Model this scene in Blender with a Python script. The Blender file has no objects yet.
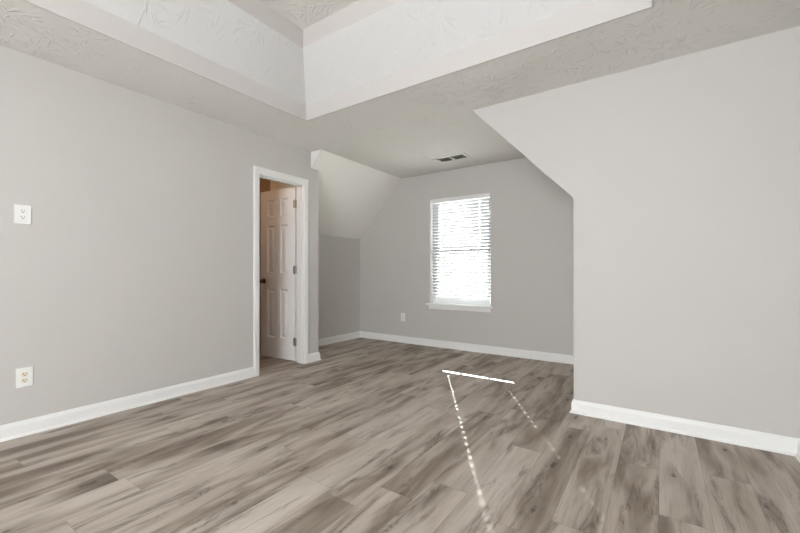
import bpy, bmesh, math, random
from mathutils import Vector, Matrix

C = bpy.context.scene
COL = C.collection

# ------------------------------------------------------------------ camera
CAM_H = 1.04
cam_data = bpy.data.cameras.new('camera')
cam_data.sensor_fit = 'HORIZONTAL'
cam_data.sensor_width = 36.0
cam_data.lens = 36.0 * 379.5 / 800.0
cam_data.shift_y = (272.46 - 266.5) / 800.0
cam_data.clip_start = 0.02
cam = bpy.data.objects.new('camera', cam_data)
COL.objects.link(cam)
cam.location = (0, 0, CAM_H)
cam.rotation_euler = (math.radians(90), 0, math.radians(34.4378))
C.camera = cam

# ------------------------------------------------------------------ world, sun, daylight, exposure
world = bpy.data.worlds.new('sky')
C.world = world
world.use_nodes = True
bg = world.node_tree.nodes['Background']
bg.inputs['Color'].default_value = (0.97, 0.98, 0.985, 1)
bg.inputs['Strength'].default_value = 17.0

SUN_DIR = Vector((0.608, -1.0, -0.602)).normalized()
sun_data = bpy.data.lights.new('sun', 'SUN')
sun_data.energy = 46.0
sun_data.angle = math.radians(0.38)
sun_data.color = (1.0, 0.96, 0.9)
sun = bpy.data.objects.new('sun', sun_data)
COL.objects.link(sun)
sun.rotation_euler = SUN_DIR.to_track_quat('-Z', 'Y').to_euler()
sun.location = (-6, 12, 8)


def area(name, loc, aim, sx, sy, power, color):
    d = bpy.data.lights.new(name, 'AREA')
    d.shape = 'RECTANGLE'
    d.size = sx
    d.size_y = sy
    d.energy = power
    d.color = color
    o = bpy.data.objects.new(name, d)
    COL.objects.link(o)
    o.location = loc
    o.rotation_euler = Vector(aim).to_track_quat('-Z', 'Z').to_euler()
    return o


# daylight in the openings of the wide window behind the camera
REAR = -2.2
area('daylight_rear_window', (-0.4, REAR - 0.08, 1.33), (0, 1, 0), 1.8, 1.6, 50, (0.915, 0.965, 1.035))
# daylight portal of the window in the alcove (samples the sky only)
pt = area('alcove_window_portal', (-2.24, 4.86, 1.32), (0, -1, 0), 0.86, 1.45, 1, (1, 1, 1))
pt.data.cycles.is_portal = True

C.view_settings.view_transform = 'Standard'
C.view_settings.look = 'None'
C.view_settings.gamma = 1.0
C.view_settings.use_curve_mapping = False
C.view_settings.exposure = -0.31
C.cycles.use_denoising = True
C.cycles.use_adaptive_sampling = False
C.cycles.max_bounces = 14
C.cycles.diffuse_bounces = 10
C.cycles.transparent_max_bounces = 16
C.cycles.sample_clamp_indirect = 8.0
C.cycles.caustics_reflective = False
C.cycles.caustics_refractive = False

# ------------------------------------------------------------------ plan of the room (metres)
CEIL = 2.4407
L = 3.3524            # left wall plane x = -L
R = 3.057             # facing wall on the right, plane y = R
B = 4.6714            # far wall of the alcove, plane y = B
A = 3.985             # alcove knee wall on the left, plane x = -A
XR, ZR = -0.5309, 1.5936   # outer corner of the right wall, height where its slope starts
XS = -1.3441          # where that slope meets the ceiling
SL = 3.1806           # where the left slope meets the ceiling
ZK = 1.5736           # knee height on the left
YF, YE = 3.0556, 3.1748    # front of the left slope, end of the left wall
RX = 0.6524           # wall beside the camera, plane x = RX
TX0, TX1, TY0, TY1 = -2.6947, -0.0366, -1.5, 2.3968
LIP, RISE, BAND = 0.1422, 0.29, 0.147
T = 0.115


# ------------------------------------------------------------------ helpers
def obj(name, bm, mat, parent=None, smooth=False):
    bmesh.ops.recalc_face_normals(bm, faces=bm.faces)
    me = bpy.data.meshes.new(name)
    bm.to_mesh(me)
    bm.free()
    mats = mat if isinstance(mat, (list, tuple)) else [mat]
    for m in mats:
        me.materials.append(m)
    if smooth:
        for p in me.polygons:
            p.use_smooth = True
    o = bpy.data.objects.new(name, me)
    COL.objects.link(o)
    if parent is not None:
        o.parent = parent
    return o


def struct(name, bm, mat, parent=None):
    o = obj(name, bm, mat, parent)
    if parent is None:
        o['kind'] = 'structure'
    return o


def thing(name, label, cat, loc=(0, 0, 0), rot=(0, 0, 0), group=None):
    o = bpy.data.objects.new(name, None)
    COL.objects.link(o)
    o.empty_display_size = 0.05
    o.location = loc
    o.rotation_euler = rot
    o['label'] = label
    o['category'] = cat
    if group:
        o['group'] = group
    return o


def box(bm, x0, x1, y0, y1, z0, z1, bev=0.0, mi=0):
    vs = [bm.verts.new((x, y, z)) for x in (x0, x1) for y in (y0, y1) for z in (z0, z1)]
    idx = [(0, 1, 3, 2), (4, 6, 7, 5), (0, 4, 5, 1), (2, 3, 7, 6), (0, 2, 6, 4), (1, 5, 7, 3)]
    fs = [bm.faces.new([vs[i] for i in f]) for f in idx]
    for f in fs:
        f.material_index = mi
    if bev > 0:
        es = list({e for f in fs for e in f.edges})
        bmesh.ops.bevel(bm, geom=es, offset=bev, segments=2, affect='EDGES', profile=0.6)


def prism(bm, pts, to3, d0, d1):
    """polygon pts (a, b) extruded from d0 to d1; to3(a, b, d) gives the point"""
    lo = [bm.verts.new(to3(a, b, d0)) for a, b in pts]
    hi = [bm.verts.new(to3(a, b, d1)) for a, b in pts]
    n = len(pts)
    bm.faces.new(lo)
    bm.faces.new(list(reversed(hi)))
    for i in range(n):
        j = (i + 1) % n
        bm.faces.new([lo[i], lo[j], hi[j], hi[i]])


def sheet_with_hole(bm, a, b, to3, d0, d1):
    """slab over a[0]..a[3] x b[0]..b[3] with the middle cell left open"""
    for i in range(3):
        for j in range(3):
            if i == 1 and j == 1:
                continue
    V = {}

    def v(i, j, d):
        k = (i, j, d)
        if k not in V:
            V[k] = bm.verts.new(to3(a[i], b[j], (d0, d1)[d]))
        return V[k]
    for d in (0, 1):
        for i in range(3):
            for j in range(3):
                if (i, j) != (1, 1):
                    bm.faces.new([v(i, j, d), v(i + 1, j, d), v(i + 1, j + 1, d), v(i, j + 1, d)])
    for (i0, j0, i1, j1) in [(1, 1, 2, 1), (2, 1, 2, 2), (2, 2, 1, 2), (1, 2, 1, 1)]:
        bm.faces.new([v(i0, j0, 0), v(i1, j1, 0), v(i1, j1, 1), v(i0, j0, 1)])
    ring = [(0, 0), (1, 0), (2, 0), (3, 0), (3, 1), (3, 2), (3, 3), (2, 3), (1, 3), (0, 3), (0, 2), (0, 1)]
    for k in range(12):
        p, q = ring[k], ring[(k + 1) % 12]
        bm.faces.new([v(*p, 0), v(*q, 0), v(*q, 1), v(*p, 1)])


def sweep(bm, path, profile, closed=False):
    """profile (out, z) carried along a floor path with mitred corners; 'out' is to the right of travel"""
    n = len(path)
    rings = []
    for i in range(n):
        p = Vector(path[i])
        dirs = []
        if i > 0:
            dirs.append((p - Vector(path[i - 1])).normalized())
        if i < n - 1:
            dirs.append((Vector(path[i + 1]) - p).normalized())
        nr = [Vector((d.y, -d.x)) for d in dirs]
        if len(nr) == 2:
            m = (nr[0] + nr[1]).normalized()
            m = m / max(0.2, m.dot(nr[0]))
        else:
            m = nr[0]
        rings.append([bm.verts.new((p.x + m.x * o, p.y + m.y * o, z)) for o, z in profile])
    k = len(profile)
    for i in range(n - 1):
        for j in range(k):
            j2 = (j + 1) % k
            bm.faces.new([rings[i][j], rings[i][j2], rings[i + 1][j2], rings[i + 1][j]])
    bm.faces.new(rings[0])
    bm.faces.new(list(reversed(rings[-1])))


def lathe(bm, prof, axis_to3, seg=24):
    """prof = (radius, distance along axis)"""
    rings = []
    for r, h in prof:
        rings.append([bm.verts.new(axis_to3(r * math.cos(2 * math.pi * s / seg), r * math.sin(2 * math.pi * s / seg), h))
                      for s in range(seg)])
    for i in range(len(rings) - 1):
        for s in range(seg):
            t = (s + 1) % seg
            bm.faces.new([rings[i][s], rings[i][t], rings[i + 1][t], rings[i + 1][s]])
    bm.faces.new(rings[0])
    bm.faces.new(rings[-1])


def tube(bm, p, q, r0, r1, seg=8):
    p, q = Vector(p), Vector(q)
    d = (q - p).normalized()
    u = d.orthogonal().normalized()
    w = d.cross(u)
    a = [bm.verts.new(p + (u * math.cos(2 * math.pi * s / seg) + w * math.sin(2 * math.pi * s / seg)) * r0) for s in range(seg)]
    b = [bm.verts.new(q + (u * math.cos(2 * math.pi * s / seg) + w * math.sin(2 * math.pi * s / seg)) * r1) for s in range(seg)]
    for s in range(seg):
        t = (s + 1) % seg
        bm.faces.new([a[s], a[t], b[t], b[s]])
    bm.faces.new(list(reversed(a)))
    bm.faces.new(b)


# ------------------------------------------------------------------ materials
class NT:
    def __init__(self, name):
        self.m = bpy.data.materials.new(name)
        self.m.use_nodes = True
        self.t = self.m.node_tree
        self.b = self.t.nodes['Principled BSDF']

    def n(self, kind, **kw):
        nd = self.t.nodes.new(kind)
        for k, v in kw.items():
            setattr(nd, k, v)
        return nd

    def l(self, a, b):
        self.t.links.new(a, b)

    def val(self, s, sock):
        if isinstance(s, (int, float)):
            sock.default_value = s
        elif isinstance(s, tuple):
            sock.default_value = s
        else:
            self.l(s, sock)

    def math(self, op, a, b=0.0, c=0.0, clamp=False):
        nd = self.n('ShaderNodeMath', operation=op, use_clamp=clamp)
        self.val(a, nd.inputs[0])
        self.val(b, nd.inputs[1])
        self.val(c, nd.inputs[2])
        return nd.outputs[0]

    def xyz(self, x, y, z):
        nd = self.n('ShaderNodeCombineXYZ')
        self.val(x, nd.inputs[0])
        self.val(y, nd.inputs[1])
        self.val(z, nd.inputs[2])
        return nd.outputs[0]

    def noise(self, vec, scale, detail=3, rough=0.55, dist=0.0):
        nd = self.n('ShaderNodeTexNoise')
        self.l(vec, nd.inputs['Vector'])
        nd.inputs['Scale'].default_value = scale
        nd.inputs['Detail'].default_value = detail
        nd.inputs['Roughness'].default_value = rough
        nd.inputs['Distortion'].default_value = dist
        return nd.outputs[0]

    def step(self, v, a, b, smooth=True):
        nd = self.n('ShaderNodeMapRange', interpolation_type='SMOOTHSTEP' if smooth else 'LINEAR')
        self.val(v, nd.inputs[0])
        nd.inputs[1].default_value = a
        nd.inputs[2].default_value = b
        return nd.outputs[0]

    def mix(self, f, a, b, blend='MIX'):
        nd = self.n('ShaderNodeMix', data_type='RGBA', blend_type=blend)
        self.val(f, nd.inputs[0])
        for s, k in ((a, 6), (b, 7)):
            if isinstance(s, tuple):
                nd.inputs[k].default_value = (*s, 1)
            else:
                self.l(s, nd.inputs[k])
        return nd.outputs[2]

    def bump(self, h, strength, dist):
        nd = self.n('ShaderNodeBump')
        nd.inputs['Strength'].default_value = strength
        nd.inputs['Distance'].default_value = dist
        self.l(h, nd.inputs['Height'])
        self.l(nd.outputs[0], self.b.inputs['Normal'])


def plain(name, color, rough=0.5, metal=0.0, noise_amt=0.02, scale=40.0, bump=0.0):
    k = NT(name)
    pos = k.n('ShaderNodeNewGeometry').outputs['Position']
    f = k.noise(pos, scale, 2)
    lo = tuple(c * (1 - noise_amt) for c in color)
    hi = tuple(min(1, c * (1 + noise_amt)) for c in color)
    k.l(k.mix(f, lo, hi), k.b.inputs['Base Color'])
    k.b.inputs['Roughness'].default_value = rough
    k.b.inputs['Metallic'].default_value = metal
    if bump:
        k.bump(k.noise(pos, scale * 6, 3), bump, 0.002)
    return k.m


def ceiling_mat(name, color, strength):
    """white ceiling paint over a stomped brush texture: stars of raised strokes"""
    k = NT(name)
    pos = k.n('ShaderNodeNewGeometry').outputs['Position']
    sep = k.n('ShaderNodeSeparateXYZ')
    k.l(pos, sep.inputs[0])
    flat = k.xyz(sep.outputs[0], sep.outputs[1], 0.0)
    hs = []
    for q, (sc, ox) in enumerate(((3.2, 0.0), (3.9, 7.3))):
        sh = k.n('ShaderNodeVectorMath', operation='ADD')
        k.l(flat, sh.inputs[0])
        sh.inputs[1].default_value = (ox, ox * 1.7, 0)
        vo = k.n('ShaderNodeTexVoronoi', voronoi_dimensions='2D', feature='F1')
        k.l(sh.outputs[0], vo.inputs['Vector'])
        vo.inputs['Scale'].default_value = sc
        vo.inputs['Randomness'].default_value = 0.9
        df = k.n('ShaderNodeVectorMath', operation='SUBTRACT')
        k.l(sh.outputs[0], df.inputs[0])
        k.l(vo.outputs['Position'], df.inputs[1])
        ln = k.n('ShaderNodeVectorMath', operation='LENGTH')
        k.l(df.outputs[0], ln.inputs[0])
        r = ln.outputs['Value']
        nm = k.n('ShaderNodeVectorMath', operation='NORMALIZE')
        k.l(df.outputs[0], nm.inputs[0])
        ad = k.n('ShaderNodeVectorMath', operation='MULTIPLY_ADD')
        k.l(vo.outputs['Color'], ad.inputs[0])
        ad.inputs[1].default_value = (31, 17, 23)
        k.l(nm.outputs[0], ad.inputs[2])
        # bend the strokes a little and break them up along their length
        wob = k.noise(flat, 9, 1)
        z = k.math('MULTIPLY_ADD', wob, 0.35, k.math('MULTIPLY', r, 2.2))
        ad2 = k.n('ShaderNodeVectorMath', operation='ADD')
        k.l(ad.outputs[0], ad2.inputs[0])
        k.l(k.xyz(0.0, 0.0, z), ad2.inputs[1])
        st = k.noise(ad2.outputs[0], 4.6, 0.5)
        ridge = k.step(st, 0.55, 0.69)
        fall = k.math('MULTIPLY', k.step(r, 0.02, 0.05), k.math('SUBTRACT', 1.0, k.step(r, 0.09, 0.15)))
        hs.append(k.math('MULTIPLY', ridge, fall))
    patch = k.step(k.noise(flat, 1.3, 1), 0.42, 0.62)
    h = k.math('MULTIPLY', k.math('MAXIMUM', hs[0], hs[1]), k.math('MULTIPLY_ADD', patch, 0.6, 0.4))
    h = k.math('MULTIPLY_ADD', k.noise(flat, 60, 3), 0.05, h)
    k.b.inputs['Base Color'].default_value = (*color, 1)
    k.b.inputs['Roughness'].default_value = 0.75
    k.bump(h, strength, 0.006)
    return k.m


def floor_mat():
    """greige oak vinyl planks running along y"""
    k = NT('oak_vinyl_planks')
    pos = k.n('ShaderNodeNewGeometry').outputs['Position']
    sep = k.n('ShaderNodeSeparateXYZ')
    k.l(pos, sep.inputs[0])
    x, y = sep.outputs[0], sep.outputs[1]
    W, LEN = 0.186, 1.22
    u = k.math('DIVIDE', k.math('ADD', x, 0.005), W)
    row = k.math('FLOOR', u)
    fu = k.math('FRACT', u)
    wn = k.n('ShaderNodeTexWhiteNoise', noise_dimensions='1D')
    k.l(k.math('ADD', row, 41.0), wn.inputs['W'])
    v = k.math('ADD', k.math('DIVIDE', y, LEN), k.math('MULTIPLY', wn.outputs['Value'], 7.0))
    col = k.math('FLOOR', v)
    fv = k.math('FRACT', v)
    wn2 = k.n('ShaderNodeTexWhiteNoise', noise_dimensions='2D')
    k.l(k.xyz(row, col, 0.0), wn2.inputs['Vector'])
    sp = k.n('ShaderNodeSeparateColor')
    k.l(wn2.outputs['Color'], sp.inputs[0])
    r1, r2, r3 = sp.outputs[0], sp.outputs[1], sp.outputs[2]
    px = k.math('MULTIPLY_ADD', r2, 37.0, x)
    py = k.math('MULTIPLY_ADD', r3, 53.0, y)
    # broad tone drifting along the board
    broad = k.noise(k.xyz(k.math('MULTIPLY', px, 6.5), k.math('MULTIPLY', py, 1.1), 0.0), 1.0, 3, 0.55, 0.5)
    streak = k.noise(k.xyz(k.math('MULTIPLY', px, 26.0), k.math('MULTIPLY', py, 1.3), 2.0), 1.0, 4, 0.6, 0.3)
    fine = k.noise(k.xyz(k.math('MULTIPLY', px, 150.0), k.math('MULTIPLY', py, 5.0), 4.0), 1.0, 3, 0.6)
    # cathedral figure: contours of a stretched noise field
    field = k.noise(k.xyz(k.math('MULTIPLY', px, 7.0), k.math('MULTIPLY', py, 1.6), 9.0), 1.0, 1.5, 0.5, 0.4)
    ring = k.math('SINE', k.math('MULTIPLY', field, 210.0))
    ring = k.step(ring, -0.2, 1.0)
    # knots
    vo = k.n('ShaderNodeTexVoronoi', voronoi_dimensions='2D', feature='F1')
    k.l(k.xyz(k.math('MULTIPLY', px, 6.0), k.math('MULTIPLY', py, 1.9), 0.0), vo.inputs['Vector'])
    vo.inputs['Scale'].default_value = 1.0
    kd = k.math('MULTIPLY_ADD', k.noise(pos, 24, 3), 0.22, vo.outputs['Distance'])
    core = k.math('SUBTRACT', 1.0, k.step(kd, 0.12, 0.20))
    halo = k.math('SUBTRACT', 1.0, k.step(kd, 0.15, 0.55))
    ksep = k.n('ShaderNodeSeparateColor')
    k.l(vo.outputs['Color'], ksep.inputs[0])
    kon = k.step(ksep.outputs[0], 0.70, 0.72)
    core = k.math('MULTIPLY', core, kon)
    halo = k.math('MULTIPLY', halo, kon)
    light = (0.570, 0.515, 0.460)
    mid = (0.350, 0.292, 0.242)
    dark = (0.105, 0.082, 0.064)
    smudge = k.noise(k.xyz(k.math('MULTIPLY', px, 10.0), k.math('MULTIPLY', py, 1.6), 21.0), 1.0, 4, 0.62, 0.6)
    smudge = k.step(smudge, 0.515, 0.70)
    t = k.math('ADD', k.math('MULTIPLY', k.step(broad, 0.30, 0.72, False), 0.95), k.math('MULTIPLY_ADD', r1, 0.40, -0.24))
    c = k.mix(k.step(t, 0.05, 0.75, False), light, mid)
    c = k.mix(k.math('MULTIPLY', k.step(t, 0.50, 1.0, False), 0.65), c, dark)
    c = k.mix(k.math('MULTIPLY', k.step(streak, 0.52, 0.82), 0.42), c, dark)
    c = k.mix(k.math('MULTIPLY', k.step(streak, 0.46, 0.22), 0.35), c, (0.46, 0.415, 0.372))
    c = k.mix(k.math('MULTIPLY', k.step(fine, 0.48, 0.78), 0.28), c, dark)
    c = k.mix(k.math('MULTIPLY', k.math('MULTIPLY', ring, k.math('MULTIPLY_ADD', smudge, 0.9, 0.04)), 0.55), c, dark)
    c = k.mix(k.math('MULTIPLY', smudge, 0.58), c, dark)
    c = k.mix(k.math('MULTIPLY', halo, 0.38), c, dark)
    c = k.mix(k.math('MULTIPLY', core, 0.7), c, (0.07, 0.052, 0.04))
    # joints
    ex = k.math('MULTIPLY', k.math('MINIMUM', fu, k.math('SUBTRACT', 1.0, fu)), W)
    ey = k.math('MULTIPLY', k.math('MINIMUM', fv, k.math('SUBTRACT', 1.0, fv)), LEN)
    e = k.math('MINIMUM', ex, ey)
    groove = k.math('SUBTRACT', 1.0, k.step(e, 0.0004, 0.0022))
    c = k.mix(k.math('MULTIPLY', groove, 0.35), c, (0.10, 0.085, 0.07))
    k.l(c, k.b.inputs['Base Color'])
    k.l(k.math('MULTIPLY_ADD', streak, 0.16, 0.42), k.b.inputs['Roughness'])
    k.b.inputs['Specular IOR Level'].default_value = 0.15
    hh = k.math('ADD', k.math('MULTIPLY', fine, 0.25), k.math('MULTIPLY', groove, -1.0))
    k.bump(hh, 0.25, 0.001)
    return k.m


M_WALL = plain('greige_wall_paint', (0.578, 0.565, 0.546), 0.7, 0, 0.012, 3.0)
M_LIP = plain('taupe_band_paint', (0.60, 0.578, 0.562), 0.7, 0, 0.012, 3.0)
M_CEIL = ceiling_mat('stomped_white_ceiling', (0.76, 0.75, 0.725), 0.9)
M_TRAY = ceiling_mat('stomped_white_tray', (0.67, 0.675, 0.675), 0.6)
M_SLOPE = plain('white_slope_paint', (0.86, 0.85, 0.82), 0.75, 0, 0.01, 4.0)
M_TRIM = plain('white_trim_enamel', (0.86, 0.87, 0.865), 0.35, 0, 0.008, 8.0)
M_DOOR = plain('white_door_enamel', (0.87, 0.865, 0.86), 0.4, 0, 0.01, 8.0)
M_FLOOR = floor_mat()
M_PLATE = plain('white_plastic_plate', (0.85, 0.86, 0.84), 0.35, 0, 0.006, 30)
M_CREAM = plain('cream_plastic_receptacle', (0.78, 0.73, 0.60), 0.4, 0, 0.01, 30)
M_SLOT = plain('dark_slot', (0.03, 0.028, 0.025), 0.7, 0, 0.05, 50)
M_NICKEL = plain('satin_nickel', (0.42, 0.41, 0.39), 0.35, 1.0, 0.04, 60)
M_BRONZE = plain('dark_bronze', (0.07, 0.055, 0.045), 0.32, 0.9, 0.08, 60)
M_SLAT = plain('greyed_blind_slat', (0.44, 0.445, 0.45), 0.4, 0, 0.006, 12)  # white slats with shade put into the colour, so their lines show
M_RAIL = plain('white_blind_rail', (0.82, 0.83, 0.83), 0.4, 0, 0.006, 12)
M_CORD = plain('white_cord', (0.75, 0.75, 0.73), 0.8, 0, 0.03, 200)
M_VINYL = plain('white_vinyl_sash', (0.82, 0.84, 0.85), 0.4, 0, 0.008, 20)
M_VENT = plain('white_enamel_register', (0.74, 0.73, 0.69), 0.4, 0, 0.01, 20)
M_DUCT = plain('dark_duct', (0.17, 0.168, 0.145), 0.8, 0, 0.1, 20)
M_CLOSET = plain('warm_lit_closet_wall', (0.36, 0.26, 0.175), 0.7, 0, 0.02, 3)  # wall paint with the bulb's warm tone put into its colour
M_BARK = plain('grey_brown_bark', (0.10, 0.085, 0.07), 0.9, 0, 0.35, 14)
M_LEAF = plain('pale_green_leaf', (0.11, 0.14, 0.07), 0.6, 0, 0.35, 3)
M_GROUND = plain('pale_bounce_ground', (0.62, 0.61, 0.57), 0.9, 0, 0.25, 0.8)  # ground made pale to bounce daylight onto the alcove ceiling


def glass_mat():
    k = NT('clear_window_glass')
    t = k.t
    t.nodes.remove(k.b)
    tr = k.n('ShaderNodeBsdfTransparent')
    tr.inputs[0].default_value = (0.93, 0.95, 0.95, 1)
    gl = k.n('ShaderNodeBsdfGlossy')
    gl.inputs['Roughness'].default_value = 0.02
    fr = k.n('ShaderNodeFresnel')
    fr.inputs[0].default_value = 1.45
    mx = k.n('ShaderNodeMixShader')
    k.l(k.math('MULTIPLY', fr.outputs[0], 0.6), mx.inputs[0])
    k.l(tr.outputs[0], mx.inputs[1])
    k.l(gl.outputs[0], mx.inputs[2])
    k.l(mx.outputs[0], t.nodes['Material Output'].inputs[0])
    return k.m


M_GLASS = glass_mat()

# ------------------------------------------------------------------ room shell
bm = bmesh.new()
box(bm, -5.4, RX + 0.12, REAR - 0.3, B + 0.16, -0.12, 0.0)
struct('floor', bm, M_FLOOR)

# left wall: polygon (y, z) with the doorway notch
DY0, DY1, DTOP = 2.345, 2.962, 2.052
bm = bmesh.new()
prism(bm, [(REAR, 0), (DY0, 0), (DY0, DTOP), (DY1, DTOP), (DY1, 0), (YE, 0), (YE, CEIL), (REAR, CEIL)],
      lambda a, b, d: (d, a, b), -L, -L - T)
struct('wall_left', bm, M_WALL)

# facing wall on the right, cut along the roof slope
bm = bmesh.new()
prism(bm, [(XR, 0), (RX + T, 0), (RX + T, CEIL), (XS, CEIL), (XR, ZR)], lambda a, b, d: (a, d, b), R, R + T)
struct('wall_right', bm, M_WALL)

bm = bmesh.new()
box(bm, RX, RX + T, REAR - T, R, 0, CEIL)
struct('wall_side', bm, M_WALL)

# wall behind the camera, with the wide window opening the daylight comes through
bm = bmesh.new()
sheet_with_hole(bm, [-L - T, -1.32, 0.52, RX], [0, 0.51, 2.15, CEIL], lambda a, b, d: (a, d, b), REAR, REAR - T)
struct('wall_rear', bm, M_WALL)

# alcove: far wall with the window opening, knee walls, return, slopes
WX0, WX1, WZ0, WZ1 = -2.685, -1.795, 0.575, 2.066
WT = 0.16
bm = bmesh.new()
sheet_with_hole(bm, [-A - T, WX0, WX1, XR + T], [0, WZ0, WZ1, CEIL], lambda a, b, d: (a, d, b), B, B + WT)
struct('wall_far', bm, M_WALL)
bm = bmesh.new()
box(bm, -A - T, -A, YE - T, B, 0, ZK + 0.04)
struct('wall_alcove_left', bm, M_WALL)
bm = bmesh.new()
box(bm, -A, -L - T, YE - T, YE, 0, CEIL)
struct('wall_alcove_return', bm, M_WALL)
bm = bmesh.new()
box(bm, XR, XR + T, R + T, B, 0, ZR)
struct('wall_alcove_right', bm, M_WALL)
bm = bmesh.new()
prism(bm, [(-SL, CEIL), (-A, ZK), (-A - T, ZK), (-A - T, CEIL)], lambda a, b, d: (a, d, b), YF, B)
struct('ceiling_slope_left', bm, M_SLOPE)
bm = bmesh.new()
prism(bm, [(XS, CEIL), (XR, ZR), (XR + T, ZR), (XR + T, CEIL)], lambda a, b, d: (a, d, b), R + T, B)
struct('ceiling_slope_right', bm, M_SLOPE)

# flat ceiling with the tray opening
bm = bmesh.new()
sheet_with_hole(bm, [-A - T, TX0 - 0.006, TX1 + 0.006, RX + T], [REAR - T, TY0 - 0.006, TY1 + 0.006, B + WT], lambda a, b, d: (a, b, d), CEIL, CEIL + LIP)
struct('ceiling', bm, M_CEIL)


# tray: lip, white slope, upper band, top
def ring(bm, i0, z0, i1, z1, th):
    """one band of the tray: inset i0 at z0 to inset i1 at z1, th thick behind it"""
    def loop(i, z):
        return [bm.verts.new(p) for p in ((TX0 + i, TY0 + i, z), (TX1 - i, TY0 + i, z), (TX1 - i, TY1 - i, z), (TX0 + i, TY1 - i, z))]
    a, b = loop(i0, z0), loop(i1, z1)
    c, d = loop(i1 - th, z1), loop(i0 - th, z0)
    for p, q in ((a, b), (b, c), (c, d), (d, a)):
        for s in range(4):
            t = (s + 1) % 4
            bm.faces.new([p[s], p[t], q[t], q[s]])


bm = bmesh.new()
ring(bm, 0.0, CEIL - 0.001, 0.0, CEIL + LIP, 0.012)
ring(bm, RISE, CEIL + LIP + RISE, RISE, CEIL + LIP + RISE + BAND, 0.03)
struct('trim_1', bm, M_LIP)
bm = bmesh.new()
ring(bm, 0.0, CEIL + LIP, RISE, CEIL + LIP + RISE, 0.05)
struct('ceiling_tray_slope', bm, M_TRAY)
bm = bmesh.new()
zt = CEIL + LIP + RISE + BAND
box(bm, TX0 + RISE - 0.1, TX1 - RISE + 0.1, TY0 + RISE - 0.1, TY1 - RISE + 0.1, zt, zt + 0.1)
struct('ceiling_tray_top', bm, M_CEIL)

# closet behind the doorway
bm = bmesh.new()
box(bm, -5.30, -5.20, 1.2, YE - T, 0, CEIL)
box(bm, -5.20, -L - T, 1.10, 1.2, 0, CEIL)
box(bm, -5.20, -A, YE - T, YE, 0, CEIL)
struct('wall_closet', bm, M_CLOSET)
bm = bmesh.new()
box(bm, -5.30, -L - T, 1.1, YF - 0.001, CEIL, CEIL + 0.06)
struct('ceiling_closet', bm, M_CLOSET)
cl = bpy.data.lights.new('closet_bulb', 'POINT')
cl.energy = 10.0
cl.color = (1.0, 0.62, 0.34)
cl.shadow_soft_size = 0.06
clo = bpy.data.objects.new('closet_bulb', cl)
COL.objects.link(clo)
clo.location = (-4.35, 2.0, 2.25)

# ------------------------------------------------------------------ baseboards: board with an eased top and a shoe moulding
BASE = [(0, 0), (0.024, 0), (0.024, 0.006), (0.021, 0.013), (0.014, 0.018), (0.0135, 0.070), (0.012, 0.078), (0.008, 0.086),
        (0.007, 0.092), (0.0035, 0.097), (0, 0.098)]


def baseboard(name, path):
    bm = bmesh.new()
    sweep(bm, path, BASE)
    struct(name, bm, M_TRIM)


CAS0, CAS1 = 2.301, 3.008       # outer edges of the door casing on the left wall
baseboard('baseboard_left', [(-L, REAR), (-L, CAS0)])
baseboard('baseboard_corner', [(-L, CAS1), (-L, YE), (-A, YE)])
baseboard('baseboard_alcove', [(-A, YE + 0.024), (-A, B), (XR, B), (XR, R), (RX, R), (RX, REAR)])

# ------------------------------------------------------------------ door casing and jamb (trim_2)
bm = bmesh.new()
CI0, CI1, CTI, CTO = 2.361, 2.946, 2.036, 2.108      # inner edges, top inner, top outer
CP = [(0.0, 0.0), (0.0, 0.011), (0.012, 0.014), (0.020, 0.017), (0.046, 0.019), (0.060, 0.015), (0.062, 0.0)]
# casing swept up, across and down with mitred corners: profile (distance from inner edge, projection)
rings = []
for (yy, zz, sy, sz) in ((CI0, 0.0, -1, 0), (CI0, CTI, -1, 1), (CI1, CTI, 1, 1), (CI1, 0.0, 1, 0)):
    k = [(CTO - CTI) / 0.062 if sz else 1.0]
    rings.append([bm.verts.new((-L + pr, yy + sy * o, zz + sz * o * (CTO - CTI) / 0.062)) for o, pr in CP])
for i in range(3):
    for j in range(len(CP)):
        j2 = (j + 1) % len(CP)
        bm.faces.new([rings[i][j], rings[i][j2], rings[i + 1][j2], rings[i + 1][j]])
bm.faces.new(rings[0])
bm.faces.new(list(reversed(rings[-1])))
# jamb boards and stops
J = 0.018
box(bm, -L - T - 0.002, -L + 0.001, DY0, DY0 + J, 0, DTOP)
box(bm, -L - T - 0.002, -L + 0.001, DY1 - J, DY1, 0, DTOP)
box(bm, -L - T - 0.002, -L + 0.001, DY0 + J, DY1 - J, DTOP - J, DTOP)
box(bm, -L - 0.062, -L - 0.030, DY0 + J, DY0 + J + 0.011, 0, DTOP - J)
box(bm, -L - 0.062, -L - 0.030, DY1 - J - 0.011, DY1 - J, 0, DTOP - J)
box(bm, -L - 0.062, -L - 0.030, DY0 + J, DY1 - J, DTOP - J - 0.011, DTOP - J)
struct('trim_2', bm, M_TRIM)

# ------------------------------------------------------------------ door leaf: six panels, swung back into the closet
door = bpy.data.objects.new('door_1', None)
COL.objects.link(door)
door['kind'] = 'structure'
door.empty_display_size = 0.05
HX, HY = -L - T - 0.022, DY1 - J - 0.004
door.location = (HX, HY, 0)
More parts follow.
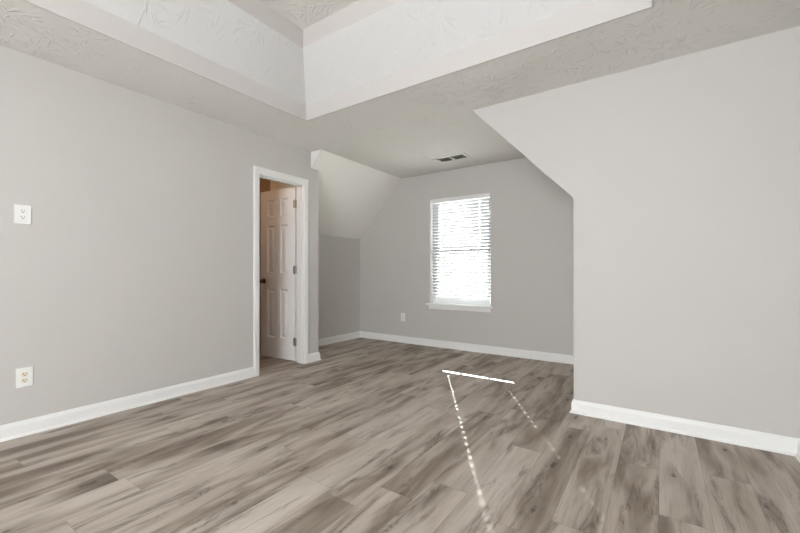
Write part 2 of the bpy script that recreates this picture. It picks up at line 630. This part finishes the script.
# local frame: x from the hinge edge to the free edge, y = thickness (0 is the face seen), z up
ang = math.atan2(-0.045, -0.62)
door.rotation_euler = (0, 0, ang)
DW, DZ0, DZ1, DT = 0.588, 0.012, 2.030, 0.035
bm = bmesh.new()
xs = [0.0, 0.116, 0.244, 0.338, 0.466, DW]
zs = [DZ0, 0.255, 0.840, 1.030, 1.605, 1.715, 1.920, DZ1]
for face, sgn in ((0.0, 1), (DT, -1)):
    # local y grows away from the visible face once rotated by ang (about 180 degrees): the visible face is +y here
    y0 = -face
    grid = [[bm.verts.new((x, y0, z)) for z in zs] for x in xs]
    for i in range(5):
        for j in range(7):
            q = [grid[i][j], grid[i + 1][j], grid[i + 1][j + 1], grid[i][j + 1]]
            if i in (1, 3) and j in (1, 3, 5):
                prev = q
                for ins, dep in ((0.004, 0.004), (0.015, 0.013), (0.022, 0.013), (0.046, 0.003)):
                    cur = [bm.verts.new((x, y0 - sgn * dep, z)) for x, z in
                           ((xs[i] + ins, zs[j] + ins), (xs[i + 1] - ins, zs[j] + ins),
                            (xs[i + 1] - ins, zs[j + 1] - ins), (xs[i] + ins, zs[j + 1] - ins))]
                    for s in range(4):
                        t = (s + 1) % 4
                        bm.faces.new([prev[s], prev[t], cur[t], cur[s]])
                    prev = cur
                bm.faces.new(prev)
            else:
                bm.faces.new(q)
    if face == 0.0:
        g0 = grid
    else:
        g1 = grid
for j in range(7):
    bm.faces.new([g0[0][j], g0[0][j + 1], g1[0][j + 1], g1[0][j]])
    bm.faces.new([g0[5][j], g0[5][j + 1], g1[5][j + 1], g1[5][j]])
for i in range(5):
    bm.faces.new([g0[i][0], g0[i + 1][0], g1[i + 1][0], g1[i][0]])
    bm.faces.new([g0[i][7], g0[i + 1][7], g1[i + 1][7], g1[i][7]])
leaf = obj('door_leaf', bm, M_DOOR, door)
# hinges: knuckle barrel and two leaves
for z in (1.835, 1.07, 0.235):
    bm = bmesh.new()
    lathe(bm, [(0.003, -0.050), (0.0065, -0.046), (0.0065, 0.046), (0.003, 0.050)], lambda a, b, h, z=z: (a - 0.006, b + 0.008, z + h), 14)
    box(bm, -0.001, 0.030, 0.0, 0.0025, z - 0.044, z + 0.044)
    box(bm, -0.016, -0.006, -0.022, 0.012, z - 0.044, z + 0.044)
    h = obj('hinge', bm, M_NICKEL, door)
# knob with its rosette on both faces
for sgn, base in ((1, 0.0), (-1, -DT)):
    bm = bmesh.new()
    prof = [(0.031, 0.0), (0.031, 0.004), (0.026, 0.009), (0.011, 0.012), (0.010, 0.030), (0.018, 0.036), (0.026, 0.046),
            (0.027, 0.054), (0.022, 0.062), (0.008, 0.066)]
    lathe(bm, prof, lambda a, b, h, s=sgn, b0=base: (DW - 0.062 + a, b0 + s * h, 0.935 + b), 24)
    obj('door_knob', bm, M_BRONZE, door, smooth=True)

# ------------------------------------------------------------------ window_1: single-hung sash, stool and apron
win = bpy.data.objects.new('window_1', None)
COL.objects.link(win)
win['kind'] = 'structure'
win.empty_display_size = 0.05
win.location = (0, 0, 0)
FY0, FY1 = B + 0.085, B + 0.150
WZS = 0.604                      # top of the stool
bm = bmesh.new()
f = 0.030
box(bm, WX0, WX0 + f, FY0, FY1, WZS, WZ1)
box(bm, WX1 - f, WX1, FY0, FY1, WZS, WZ1)
box(bm, WX0 + f, WX1 - f, FY0, FY1, WZ1 - 0.012, WZ1)
box(bm, WX0 + f, WX1 - f, FY0, FY1, WZS, WZS + 0.03)
obj('window_frame', bm, M_VINYL, win)
MR = 1.342


def sash(name, y0, y1, z0, z1, bw, tw):
    w = 0.034
    bm = bmesh.new()
    xa, xb = WX0 + 0.018, WX1 - 0.040
    box(bm, xa, xa + w, y0, y1, z0, z1, 0.003)
    box(bm, xb - w, xb, y0, y1, z0, z1, 0.003)
    box(bm, xa + w, xb - w, y0, y1, z1 - tw, z1, 0.003)
    box(bm, xa + w, xb - w, y0, y1, z0, z0 + bw, 0.003)
    s = obj(name, bm, M_VINYL, win)
    bm = bmesh.new()
    ym = (y0 + y1) / 2
    box(bm, xa + w - 0.004, xb - w + 0.004, ym - 0.002, ym + 0.002, z0 + bw - 0.004, z1 - tw + 0.004)
    obj('pane', bm, M_GLASS, s)
    return s


s1 = sash('lower_sash', FY0 + 0.004, FY0 + 0.032, WZS + 0.03, MR + 0.018, 0.076, 0.034)
s2 = sash('upper_sash', FY0 + 0.034, FY0 + 0.062, MR - 0.018, WZ1 - 0.012, 0.034, 0.020)
for x in (-2.405, -2.105):  # small unseen blocks added to break the sun bar on the floor
    bm = bmesh.new()
    box(bm, x - 0.009, x + 0.009, FY0 - 0.012, FY0 + 0.004, WZS + 0.096, WZS + 0.124, 0.002)
    obj('sun_bar_stop', bm, M_VINYL, s1)
bm = bmesh.new()
box(bm, WX0, WX1, B, FY0, WZ0, WZS, 0.0)
box(bm, -2.737, -1.752, B - 0.034, B, WZ0 + 0.004, WZS, 0.004)
obj('window_stool', bm, M_TRIM, win)
bm = bmesh.new()
box(bm, -2.700, -1.788, B - 0.014, B, 0.528, WZ0 + 0.004, 0.003)
obj('apron', bm, M_TRIM, win)

# ------------------------------------------------------------------ blind
BY = B + 0.040                    # centre line of the slats
blind = thing('window_blind', 'white two-inch slatted blind lowered almost to the sill of the alcove window', 'blind', (-2.24, BY, 2.0))
BX0, BX1 = -0.430, 0.433          # local x
bm = bmesh.new()
box(bm, BX0, BX1, -0.026, 0.028, 0.012, 0.058, 0.002)
obj('headrail', bm, M_RAIL, blind)
bm = bmesh.new()
box(bm, BX0 - 0.012, BX1 + 0.010, -0.050, -0.038, 0.008, 0.064, 0.003)
box(bm, BX0 - 0.012, BX0 - 0.006, -0.040, -0.004, 0.008, 0.064)
box(bm, BX1 + 0.004, BX1 + 0.010, -0.040, -0.004, 0.008, 0.064)
obj('valance', bm, M_RAIL, blind)
HOLES = (-0.302, 0.279)           # cord routes
TILT = math.radians(41)           # room edge raised
SW, ST = 0.050, 0.0034


def slat_mesh():
    bm = bmesh.new()
    hw, hd = 0.0060, 0.0048       # half size of the cord hole along and across the slat
    xs = [BX0]
    for h in HOLES:
        xs += [h - hw, h + hw]
    xs += [BX1]
    ds = [-SW / 2, -SW / 4, -hd, hd, SW / 4, SW / 2]
    camber = lambda d: 0.0022 * (1 - (2 * d / SW) ** 2)
    V = {}

    def v(i, j, s):
        if (i, j, s) not in V:
            V[i, j, s] = bm.verts.new((xs[i], ds[j], camber(ds[j]) + (ST / 2 if s else -ST / 2)))
        return V[i, j, s]
    solid = lambda i, j: 0 <= i < 5 and 0 <= j < 5 and not (i in (1, 3) and j == 2)
    for i in range(5):
        for j in range(5):
            if not solid(i, j):
                continue
            for s in (0, 1):
                bm.faces.new([v(i, j, s), v(i + 1, j, s), v(i + 1, j + 1, s), v(i, j + 1, s)])
            for (di, dj, e0, e1) in ((-1, 0, (i, j), (i, j + 1)), (1, 0, (i + 1, j), (i + 1, j + 1)),
                                     (0, -1, (i, j), (i + 1, j)), (0, 1, (i, j + 1), (i + 1, j + 1))):
                if not solid(i + di, j + dj):
                    bm.faces.new([v(*e0, 0), v(*e1, 0), v(*e1, 1), v(*e0, 1)])
    return bm


NS = 29
PITCH = 0.0433
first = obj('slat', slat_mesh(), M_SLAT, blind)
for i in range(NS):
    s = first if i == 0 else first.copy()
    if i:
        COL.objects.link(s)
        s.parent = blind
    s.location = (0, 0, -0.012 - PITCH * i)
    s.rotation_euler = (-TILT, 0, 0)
zb = -0.012 - PITCH * NS
bm = bmesh.new()
box(bm, BX0, BX1, -0.022, 0.022, -1.283, -1.256, 0.003)
obj('bottom_rail', bm, M_RAIL, blind)
for h in HOLES:
    bm = bmesh.new()
    tube(bm, (h, 0, 0.012), (h, 0, -1.258), 0.0010, 0.0010, 6)
    for sy in (-1, 1):
        tube(bm, (h, sy * 0.026, 0.012), (h, sy * 0.026, -1.258), 0.0008, 0.0008, 6)
    for i in range(NS):
        z = -0.012 - PITCH * i
        tube(bm, (h + 0.011, -0.025, z + 0.010), (h + 0.011, 0.025, z - 0.018), 0.0005, 0.0005, 4)
    obj('ladder_cord', bm, M_CORD, blind)

# ------------------------------------------------------------------ outlets
def outlet(label, loc, rotz, w, h, cream):
    """local x along the wall, local -y out of the wall, z up"""
    o = thing('wall_outlet', label, 'outlet', loc, (0, 0, rotz), 'wall outlets')
    bm = bmesh.new()
    box(bm, -w / 2, w / 2, -0.006, 0.0, -h / 2, h / 2, 0.0025)
    obj('cover_plate', bm, M_PLATE, o)
    for s in (1, -1):
        zc = s * 0.0195
        bm = bmesh.new()
        # rounded receptacle face
        pts = []
        for a in range(24):
            t = 2 * math.pi * a / 24
            px, pz = 0.0172 * math.cos(t), 0.0172 * math.sin(t)
            pts.append((px, zc + max(-0.0135, min(0.0135, pz))))
        prism(bm, pts, lambda a, b, d: (a, d, b), -0.0085, -0.004)
        rc = obj('receptacle', bm, M_CREAM if cream else M_PLATE, o)
        bm = bmesh.new()
        box(bm, -0.0078, -0.0050, -0.0090, -0.0080, zc - 0.001, zc + 0.0085)
        box(bm, 0.0050, 0.0074, -0.0090, -0.0080, zc - 0.000, zc + 0.0075)
        lathe(bm, [(0.0030, 0.0080), (0.0030, 0.0090)], lambda a, b, hh, zc=zc: (a, -hh, zc - 0.0070 + b), 12)
        obj('slots', bm, M_SLOT, rc)
    bm = bmesh.new()
    lathe(bm, [(0.0035, 0.0055), (0.0035, 0.0072), (0.002, 0.0078)], lambda a, b, hh: (a, -hh, b), 12)
    obj('screw', bm, M_PLATE, o)
    return o


outlet('white duplex outlet set high on the left wall above the other one', (-L, 0.635, 1.410), math.radians(90), 0.080, 0.122, False)
outlet('white outlet with cream receptacles low on the left wall above the baseboard', (-L, 0.643, 0.370), math.radians(90), 0.080, 0.124, True)
outlet('small white outlet on the far alcove wall left of the window', (-3.146, B, 0.378), 0.0, 0.074, 0.124, False)

# ------------------------------------------------------------------ ceiling register
vent = thing('ceiling_vent', 'white rectangular air vent with two louvred openings in the alcove ceiling', 'vent', (-2.10, 4.185, CEIL))
VW, VD = 0.205, 0.105
bm = bmesh.new()
for (x0, x1, y0, y1) in ((-VW, VW, -VD, -VD + 0.030), (-VW, VW, VD - 0.030, VD), (-VW, -VW + 0.030, -VD + 0.03, VD - 0.03),
                         (VW - 0.030, VW, -VD + 0.03, VD - 0.03), (-0.012, 0.012, -VD + 0.03, VD - 0.03)):
    box(bm, x0, x1, y0, y1, -0.008, 0.0, 0.0015)
obj('vent_frame', bm, M_VENT, vent)
bm = bmesh.new()
box(bm, -VW + 0.02, VW - 0.02, -VD + 0.02, VD - 0.02, -0.0012, -0.0002)
obj('duct', bm, M_DUCT, vent)
n = 8
for side in (-1, 1):
    for i in range(n):
        yy = -VD + 0.038 + i * (2 * VD - 0.076) / (n - 1)
        bm = bmesh.new()
        xa, xb = (0.012, VW - 0.030) if side > 0 else (-VW + 0.030, -0.012)
        vs = [bm.verts.new(p) for p in ((xa, yy - 0.005, -0.007), (xb, yy - 0.005, -0.007), (xb, yy + 0.004, -0.0015), (xa, yy + 0.004, -0.0015))]
        vs2 = [bm.verts.new((v.co.x, v.co.y + 0.0012, v.co.z + 0.0003)) for v in vs]
        bm.faces.new(vs)
        bm.faces.new(list(reversed(vs2)))
        for s in range(4):
            t = (s + 1) % 4
            bm.faces.new([vs[s], vs[t], vs2[t], vs2[s]])
        obj('louver', bm, M_VENT, vent)

# ------------------------------------------------------------------ outdoors, seen between the slats
bm = bmesh.new()
box(bm, -45, 25, 6.0, 75, -3.2, -3.0)
struct('ground', bm, M_GROUND)


def tree(label, base, height, crowns, seed, nleaf):
    rnd = random.Random(seed)
    t = thing('tree', label, 'tree', base)
    bm = bmesh.new()
    top = Vector((rnd.uniform(-0.2, 0.2), rnd.uniform(-0.2, 0.2), height))
    prev, r = Vector((0, 0, 0)), 0.17
    for i in range(1, 7):
        p = top * (i / 6) + Vector((rnd.uniform(-0.07, 0.07), rnd.uniform(-0.07, 0.07), 0))
        r2 = r * 0.82
        tube(bm, prev, p, r, r2, 9)
        prev, r = p, r2
    for (c, rad) in crowns:
        c = Vector(c)
        st = top * max(0.35, min(0.9, (c.z - rad * 0.6) / height))
        tube(bm, st, c, 0.06, 0.03, 7)
        for _ in range(16):
            d = Vector((rnd.gauss(0, 1), rnd.gauss(0, 1), rnd.gauss(0, 0.8))).normalized()
            tube(bm, c, c + d * rad * rnd.uniform(0.7, 0.98), 0.020, 0.006, 5)
    obj('trunk', bm, M_BARK, t)
    bm = bmesh.new()
    for (c, rad) in crowns:
        c = Vector(c)
        for _ in range(int(nleaf * rad * rad)):
            d = Vector((rnd.gauss(0, 1), rnd.gauss(0, 1), rnd.gauss(0, 1))).normalized()
            p = c + d * rad * rnd.uniform(0.25, 1.0) ** 0.6
            a = Vector((rnd.gauss(0, 1), rnd.gauss(0, 1), rnd.gauss(0, 1))).normalized()
            b = a.orthogonal().normalized()
            s = rnd.uniform(0.05, 0.09)
            bm.faces.new([bm.verts.new(p + a * s), bm.verts.new(p + b * s * 0.5), bm.verts.new(p - a * s), bm.verts.new(p - b * s * 0.5)])
    obj('foliage', bm, M_LEAF, t)
    return t


def along(x, z, t):
    """a point t metres back along the sun's rays from the blind at (x, z)"""
    return Vector((x, B + 0.04, z)) - SUN_DIR * t


# leafy crown between the window's upper right and the sun
cc = along(-2.25, 2.10, 6.5) + Vector((1, 0.608, 0)).normalized() * 1.37
tb = Vector((cc.x + 0.5, cc.y + 0.4, -3.0))
tree('leafy tree outside, close to the right side of the window', tb, cc.z + 3.2,
     [(cc - tb, 1.28), (cc - tb + Vector((0.5, 0.6, 1.3)), 1.1), (cc - tb + Vector((1.5, 0.9, 0.7)), 1.1)], 3, 2600)
tree('loose tree outside, farther off, at the left of the window', Vector((-9.2, 15.0, -3.0)), 5.2,
     [((0, 0, 4.9), 1.2), ((-0.9, 0.2, 4.1), 0.9), ((0.8, 0.1, 4.0), 0.9)], 8, 350)
